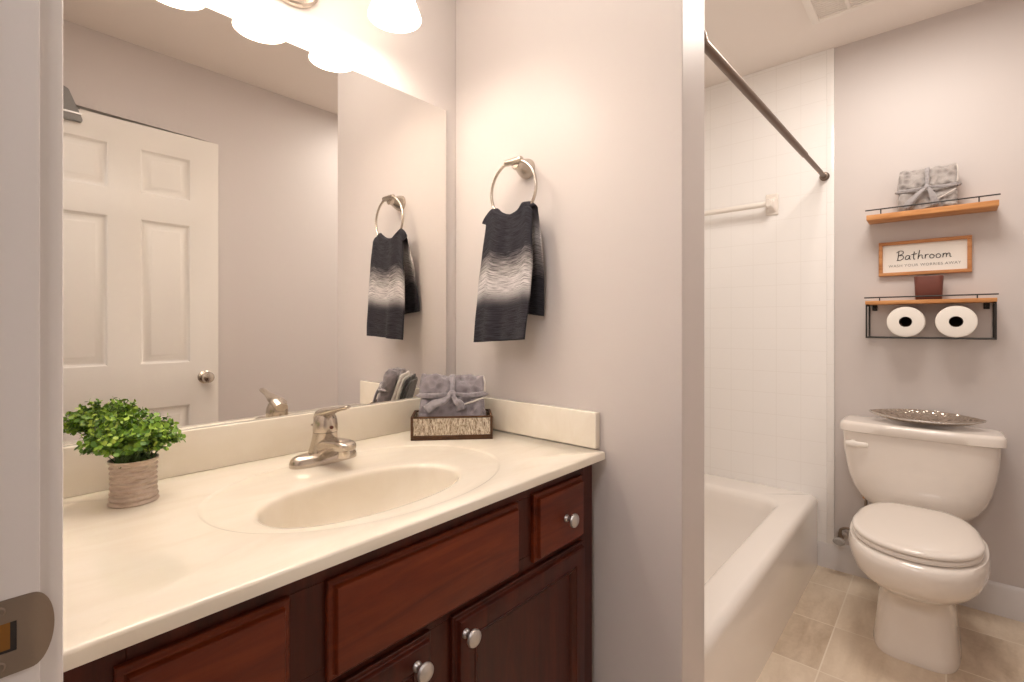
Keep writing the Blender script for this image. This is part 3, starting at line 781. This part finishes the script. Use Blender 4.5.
# towel bar of white ceramic on the far tile, shower rod
tb = thing('towel_bar', 'white ceramic towel bar on the tub tile wall', 'towel bar', (TX, -.31, 1.745))
for y in (-.552, -.068):
    bm = B(); box(bm, TX-.007, TX-.0002, y-.029, y+.029, 1.694, 1.800, .004, 3)
    loft(bm, [[(TX-.006-d_, y+sup(t, 4)[0]*a, 1.742+sup(t, 4)[1]*b) for t in [2*PI*i/28 for i in range(28)]] for d_, a, b in ((0, .024, .040), (.016, .016, .026), (.036, .0135, .020), (.060, .0135, .0195), (.068, .011, .016))])
    obj('bracket', bm, 'porcelain', tb)
bm = B(); lathe(bm, [(.0135, -.545), (.0135, -.075)], (TX-.052, 0, 1.742), 'y', 20); br_ = obj('bar', bm, 'plastic', tb)
rd = thing('shower_rod', 'bronze tension shower rod across the tub opening', 'shower rod', (.9, -.76, 1.85))
P1, P2 = Vector((TH+.0085, -.739, 1.862)), Vector((TX-.0015, -.777, 1.843)); PM = P1.lerp(P2, .74); dv = (P2-P1).normalized()
bm = B(); tube(bm, [P1+dv*.012, PM], .0125, 20); obj('outer_tube', bm, 'rod', rd)
bm = B(); tube(bm, [PM-dv*.02, P2-dv*.012], .0100, 20); obj('inner_tube', bm, 'rod', rd)
for p, s in ((P1, 1), (P2, -1)):
    bm = B(); tube(bm, [p, p+dv*s*.006, p+dv*s*.010, p+dv*s*.026, p+dv*s*.028], [.0205, .0205, .0165, .0155, .012], 24); o = obj('end_cap', bm, 'rod', rd)

# ---------------------------------------------------------------- ceiling vent
cv = thing('ceiling_vent', 'white square exhaust vent grille in the ceiling', 'vent', (1.205, -.915, H))
vx0, vx1, vy0, vy1 = 1.075, 1.345, -1.045, -.777
bm = B()
for a in ((vx0, vx1, vy0, vy0+.028), (vx0, vx1, vy1-.028, vy1), (vx0, vx0+.028, vy0+.028, vy1-.028), (vx1-.028, vx1, vy0+.028, vy1-.028), (vx0+.028, vx1-.028, (vy0+vy1)/2-.007, (vy0+vy1)/2+.007)): box(bm, *a, H-.016, H-.0005, .003, 2)
obj('grille_frame', bm, 'plastic', cv)
bm = B()
for i in range(14):
    x = vx0+.035+i*.0153
    box(bm, x, x+.009, vy0+.026, vy1-.026, H-.0125, H-.011)
obj('louvre', bm, 'plastic', cv)
bm = B(); box(bm, vx0+.02, vx1-.02, vy0+.02, vy1-.02, H-.004, H-.0005); o = obj('duct_cover', bm, 'ceiling', cv)

# ---------------------------------------------------------------- toilet
TC = -1.115; TB_ = TC-.009
to = thing('toilet', 'white two-piece toilet with closed lid against the far wall', 'toilet', (1.25, TC, 0))
def egg(xf, xb, hw, z, n=2.3, k=56, flat=.0):
    xm = xb-(xb-xf)*.42; out = []
    for i in range(k):
        t = 2*PI*i/k; c, s = sup(t, n)
        out.append(((xm+c*(xb-xm)) if c > 0 else (xm+c*(xm-xf)), TB_+s*hw, z))
    return out
bm = B()
secs = [(1.046, 1.50, .121, 0, 4.2), (1.044, 1.50, .123, .010, 4.2), (1.049, 1.50, .119, .03, 4.2), (1.060, 1.49, .113, .10, 4), (1.064, 1.48, .108, .16, 3.6), (1.060, 1.47, .106, .198, 3.2), (1.035, 1.46, .116, .222, 2.8), (.985, 1.45, .142, .246, 2.5), (.932, 1.44, .164, .272, 2.4), (.898, 1.43, .181, .302, 2.4), (.884, 1.43, .190, .335, 2.4), (.878, 1.43, .193, .362, 2.4), (.882, 1.43, .191, .380, 2.4), (.890, 1.43, .189, .392, 2.4), (.93, 1.42, .165, .397, 2.4)]
loft(bm, [egg(a, b, c, z, n) for a, b, c, z, n in secs])
obj('bowl', bm, 'porcelain', to, 60)
bm = B(); loft(bm, [rrect(1.36, 1.60, TC-.125, TC+.125, z, r, 6) for z, r in ((.29, .03), (.375, .03), (.381, .025))]); obj('tank_deck', bm, 'porcelain', to)
def lid_loop(xf, xb, hw, z, k=64):
    xm = xf+(xb-xf)*.46; out = []
    for i in range(k):
        t = 2*PI*i/k
        if math.cos(t) <= 0:
            c, s_ = sup(t, 2.15); out.append((xm+c*(xm-xf), TB_+s_*hw, z))
        else:
            c, s_ = sup(t, 5); out.append((xm+c*(xb-xm), TB_+s_*hw*(1-.30*c*c), z))
    return out
bm = B(); loft(bm, [lid_loop(.902+d_, 1.395-d_, .176-d_, z) for d_, z in ((.004, .398), (0, .401), (0, .409), (.004, .414), (.012, .4155))]); obj('seat', bm, 'porcelain', to, 60)
bm = B(); loft(bm, [lid_loop(.899+d_, 1.405-d_*.7, .178-d_, z) for d_, z in ((.008, .4165), (.001, .419), (0, .425), (.003, .4305), (.012, .4345), (.035, .4365), (.09, .4385), (.14, .4390))])
obj('lid', bm, 'porcelain', to, 60)
bm = B(); loops = []
for z, hw, xf, n in ((.378, .118, 1.475, 3), (.381, .142, 1.462, 3.2), (.394, .168, 1.452, 3.6), (.42, .190, 1.446, 4), (.458, .210, 1.442, 4.5), (.505, .225, 1.438, 5), (.56, .236, 1.436, 5.5), (.62, .243, 1.435, 6), (.69, .247, 1.434, 6)):
    lp = []
    for i in range(72):
        c, s = sup(2*PI*i/72, n); x = (1.625+xf)/2+c*(1.625-xf)/2
        if c < 0: x -= .010*(1-s*s)
        lp.append((x, TC+s*hw, z))
    loops.append(lp)
loft(bm, loops); obj('tank', bm, 'porcelain', to, 60)
bm = B(); loops = []
for d_, z in ((.006, .6905), (0, .694), (0, .720), (.003, .7275), (.010, .7325), (.02, .7335)):
    lp = []
    for i in range(72):
        c, s = sup(2*PI*i/72, 7); x = 1.526+c*(.103-d_)
        if c < 0: x -= .011*(1-s*s)
        lp.append((x, TC-.003+s*(.2575-d_), z))
    loops.append(lp)
loft(bm, loops); obj('tank_lid', bm, 'porcelain', to, 60)
bm = B(); lathe(bm, [(.013, 1.436), (.013, 1.424), (.009, 1.420), (.007, 1.414)], (0, TC+.205, .643), 'x', 20)
loft(bm, [[(x+math.cos(t)*.006, y, .643+math.sin(t)*h) for t in [2*PI*i/16 for i in range(16)]] for y, x, h in ((TC+.228, 1.414, .010), (TC+.210, 1.412, .0125), (TC+.180, 1.413, .012), (TC+.156, 1.415, .0105), (TC+.151, 1.416, .008))])
obj('flush_handle', bm, 'plastic', to)
bm = B(); lathe(bm, [(.011, .372), (.011, .380), (.016, .383), (.016, .3995)], (1.53, TC+.17, .018), 'z', 16)
obj('tank_nut', bm, 'brass', to)
# supply valve
sv = thing('supply_valve', 'small metal water supply valve low on the wall left of the toilet', 'valve', (XF, -.845, .16))
bm = B(); lathe(bm, [(.024, -.0006), (.023, -.006), (.012, -.010), (.010, -.02)], (XF, -.845, .168), 'x', 24); obj('escutcheon', bm, 'satin', sv)
bm = B(); lathe(bm, [(.008, -.012), (.008, -.045), (.013, -.047), (.013, -.075), (.008, -.077)], (XF, -.845, .168), 'x', 18); tube(bm, [(XF-.06, -.845, .168), (XF-.06, -.845, .198)], .008, 12)
obj('valve_body', bm, 'bronze', sv)
bm = B(); loft(bm, [[(XF-x, -.845+.024*k*math.cos(t), .166+.016*k*math.sin(t)) for t in [2*PI*i/28 for i in range(28)]] for k, x in ((.5, .080), (1, .083), (1, .093), (.7, .098))]); obj('valve_handle', bm, 'rubber', sv)
bm = B(); tube(bm, smooth([(XF-.06, -.845, .196), (XF-.062, -.850, .215), (XF-.07, -.875, .228), (XF-.08, -.905, .225), (XF-.09, -.935, .235), (XF-.10, -.945, .29), (XF-.11, TC+.17, .392)], 8), .0062, 10); obj('hose', bm, 'bronze', sv)
# hammered dish on the tank lid
DZ = .7345; DCY, DL = -1.140, .362
dy = thing('hammered_dish', 'long silver hammered leaf-shaped dish on the toilet tank', 'dish', (1.525, DCY, DZ))
bm = B(); nu, nv = 40, 16
def dish_pt(s, c, off=0):
    hw = .088*max(0.0, 1-abs(s)**2.2)**.8; zz = .004+.034*abs(s)**2.2+.030*(c*c)*(1-s*s)+.010*(c+.25)*(1-s*s)
    return Vector((1.525+c*hw, DCY-s*DL/2, DZ+zz+off+.001))
top = [[dish_pt(-1+2*i/nu, -1+2*j/nv, .0035) for j in range(nv+1)] for i in range(nu+1)]
botm = [[dish_pt(-1+2*i/nu, -1+2*j/nv, -.004) for j in range(nv+1)] for i in range(nu+1)]
for g, fl in ((top, 0), (botm, 1)):
    vv = [[bm.verts.new(p) for p in r_] for r_ in g]
    for i in range(nu):
        for j in range(nv):
            q4 = (vv[i][j], vv[i+1][j], vv[i+1][j+1], vv[i][j+1]); bm.faces.new(q4)
    if fl == 0: v0 = vv
for j_ in (0, nv):
    for i in range(nu): bm.faces.new((v0[i][j_], v0[i+1][j_], vv[i+1][j_], vv[i][j_]))
bmesh.ops.remove_doubles(bm, verts=bm.verts, dist=1e-5)
obj('dish_body', bm, 'hammered', dy, 60)
bm = B()
tube(bm, [dish_pt(-1+2*i/nu, -1) for i in range(nu+1)]+[dish_pt(1-2*i/nu, 1) for i in range(1, nu)], .0022, 8, True); obj('rim', bm, 'satin', dy)

# ---------------------------------------------------------------- shelves over the toilet
SY0, SY1, SXF = -1.357, -.948, 1.522
def shelf(name, label, z, th, SY0=SY0, SY1=SY1):
    s = thing(name, label, 'shelf', (XF, (SY0+SY1)/2, z), 0, 'wooden wall shelves over the toilet')
    bm = B(); box(bm, SXF, XF-.0006, SY0, SY1, z, z+th, .0015, 2); obj('board', bm, 'pine', s)
    return s
def rail(s, z0, zr):
    bm = B(); tube(bm, [(SXF+.005, SY0-.004, zr), (SXF+.005, SY1+.004, zr)], .0028, 8)
    for y in (SY0+.055, SY1-.05): tube(bm, [(SXF+.005, y, z0-.001), (SXF+.005, y, zr)], .0022, 8)
    o = obj('rail', bm, 'black', s); o['label'] = 'thin black metal rail'
S1 = shelf('wall_shelf', 'upper wooden shelf with a black rail, holding the tied bundle', 1.594, .022); rail(S1, 1.616, 1.637)
S2 = shelf('wall_shelf', 'lower wooden shelf with black iron frame for paper rolls below', 1.231, .015, -1.352, -.944); SY0, SY1 = -1.352, -.944; rail(S2, 1.246, 1.260)
bm = B(); zb = 1.086
for y in (SY0+.004, SY1-.004):
    box(bm, SXF+.004, SXF+.009, y-.003, y+.003, zb, 1.2305, .0008, 1); box(bm, XF-.007, XF-.0012, y-.003, y+.003, zb, 1.2305, .0008, 1); box(bm, SXF+.009, XF-.007, y-.003, y+.003, zb, zb+.006); box(bm, SXF+.009, XF-.007, y-.003, y+.003, 1.2245, 1.2305)
for x in (SXF+.007, XF-.020): tube(bm, [(x, SY0+.004, zb+.003), (x, SY1-.004, zb+.003)], .003, 8)
o = obj('paper_frame', bm, 'black', S2); o['label'] = 'black iron frame under the board'
for y in (SY0+.024, SY1-.024):
    bm = B(); box(bm, XF-.006, XF-.0012, y-.009, y+.009, 1.206, 1.2308, .001, 1); lathe(bm, [(.005, -.006), (.0045, -.0085), (.001, -.009)], (XF, y, 1.218), 'x', 14); obj('mounting_tab', bm, 'black', S2)
# paper rolls, ends to the room
def paper(y, label):
    r = thing('toilet_paper_roll', label, 'toilet paper', (1.575, y, 1.0925), 0, 'paper rolls under the lower shelf')
    z = 1.0925+.0630
    bm = B(); prof = [(.0215, 0), (.055, 0), (.0615, .002), (.063, .006), (.063, .094), (.0615, .098), (.055, .100), (.0215, .100)]
    lathe(bm, [(a, 1.526+b) for a, b in prof], (0, y, z), 'x', 56, False); obj('tissue', bm, 'paper', r)
    bm = B(); lathe(bm, [(.0213, 1.5265), (.0213, 1.6255)], (0, y, z), 'x', 32, False); lathe(bm, [(.0195, 1.6255), (.0195, 1.5265)], (0, y, z), 'x', 32, False)
    lathe(bm, [(.0205, 1.624), (.0205, 1.6255)], (0, y, z), 'x', 32); o = obj('core', bm, 'core', r); o['label'] = 'dark hollow cardboard core'
    return r
p1 = paper(-1.080, 'white paper roll under the lower shelf, nearer the tub')
dup(p1, (0, -.156, 0), 'white paper roll under the lower shelf, farther from the tub')
# red-brown pot on the lower shelf
bm = B(); loops = []
for k, z in ((.040, .0003), (.0425, .004), (.0445, .05), (.0465, .094), (.0455, .0965), (.043, .0965), (.041, .09), (.039, .012), (.01, .010)):
    loops.append([(1.578+sup(t, 5)[0]*k, -1.153+sup(t, 5)[1]*k, 1.246+z) for t in [2*PI*i/48 for i in range(48)]])
loft(bm, loops); tag(obj('square_pot', bm, 'maroon', None, 50), 'small red-brown square pot on the lower shelf below the sign', 'pot')
# bundle on the upper shelf
UB = Matrix.Translation((1.548, -1.148, 1.6165)) @ Matrix.Rotation(R(-90), 4, 'Z') @ Matrix.Rotation(R(-4), 4, 'X')
bundle('towel_bundle', 'taupe patterned plush bundle tied with ribbon on the upper shelf', UB, .190, .062, .178, .50, 'taupe', 'taupe_ribbon', 11.0)

# ---------------------------------------------------------------- sign
sg = thing('bathroom_sign', 'framed white Bathroom sign between the two shelves', 'sign', (XF, -1.134, 1.357))
gy0, gy1, gz0, gz1 = -1.285, -.983, 1.357, 1.505; fw = .014; gx0, gx1 = XF-.020, XF-.0006
bm = B()
box(bm, gx0, gx1, gy0, gy1, gz0, gz0+fw, .0015, 2); box(bm, gx0, gx1, gy0, gy1, gz1-fw, gz1, .0015, 2); box(bm, gx0, gx1, gy0, gy0+fw, gz0+fw, gz1-fw, .0015, 2); box(bm, gx0, gx1, gy1-fw, gy1, gz0+fw, gz1-fw, .0015, 2)
obj('frame', bm, 'frame_wood', sg)
bm = B(); box(bm, gx0+.009, gx1-.002, gy0+fw-.001, gy1-fw+.001, gz0+fw-.001, gz1-fw+.001); obj('board', bm, 'white', sg)
TXX = gx0+.0088
strokes = [                              # handwriting of 'Bathroom', x right, y up, x-height 1
    [(.35, 2.085), (.30, 1.2), (.12, .0)], [(-.05, 1.75), (.5, 2.12), (1.12, 1.95), (1.05, 1.45), (.42, 1.12), (.95, 1.05), (1.18, .55), (.75, .05), (-.02, -.02)],
    [(2.25, .85), (1.85, .98), (1.50, .50), (1.62, .06), (2.05, .25), (2.28, .88), (2.22, .25), (2.45, .05)],
    [(3.05, 1.75), (2.92, .8), (2.95, .1), (3.2, .05)], [(2.55, 1.12), (3.05, 1.18), (3.5, 1.28)],
    [(3.95, 2.0), (3.80, 1.0), (3.66, .0)], [(3.70, .35), (4.05, .85), (4.35, .80), (4.36, .3), (4.55, .02)],
    [(4.92, .95), (4.90, .5), (4.86, .02)], [(4.88, .45), (5.12, .88), (5.50, .90)],
    [(6.05, .92), (5.68, .70), (5.72, .12), (6.15, .05), (6.38, .50), (6.05, .92)],
    [(7.12, .92), (6.72, .70), (6.76, .12), (7.20, .05), (7.44, .50), (7.12, .92)],
    [(7.85, .92), (7.82, .45), (7.76, .02)], [(7.80, .40), (8.10, .88), (8.35, .75), (8.34, .05)], [(8.35, .42), (8.65, .88), (8.92, .75), (8.92, .2), (9.15, .05)]]
bm = B(); k = .0187
for st in strokes:
    pts = [(TXX-.0005, -1.046-x*k*1.035, 1.4235+y*k*(1.0)) for x, y in st]
    tube(bm, smooth(pts, 7), .0016, 6)
o = obj('lettering', bm, 'ink', sg, 180); o['label'] = 'black handwritten word Bathroom'
cu = bpy.data.curves.new('caption', 'FONT'); cu.body = 'WASH YOUR WORRIES AWAY'; cu.size = .0172; cu.align_x = 'CENTER'; cu.extrude = .0003; cu.space_character = 1.12; cu.resolution_u = 3
to_ = bpy.data.objects.new('caption_tmp', cu); COL.objects.link(to_)
bpy.context.view_layer.update()
me = bpy.data.meshes.new_from_object(to_.evaluated_get(bpy.context.evaluated_depsgraph_get()))
bm = B(); bm.from_mesh(me); bpy.data.objects.remove(to_); bpy.data.meshes.remove(me)
xs = [v.co.x for v in bm.verts]; sc = .236/(max(xs)-min(xs))
bm.transform(Matrix.Translation((TXX-.0002, -1.135, 1.394)) @ Matrix(((0, 0, -1, 0), (-1, 0, 0, 0), (0, 1, 0, 0), (0, 0, 0, 1))) @ Matrix.Diagonal((sc, max(sc, .9), 1, 1)))
o = obj('caption', bm, 'greyink', sg, 180); o['label'] = 'grey capitals WASH YOUR WORRIES AWAY'
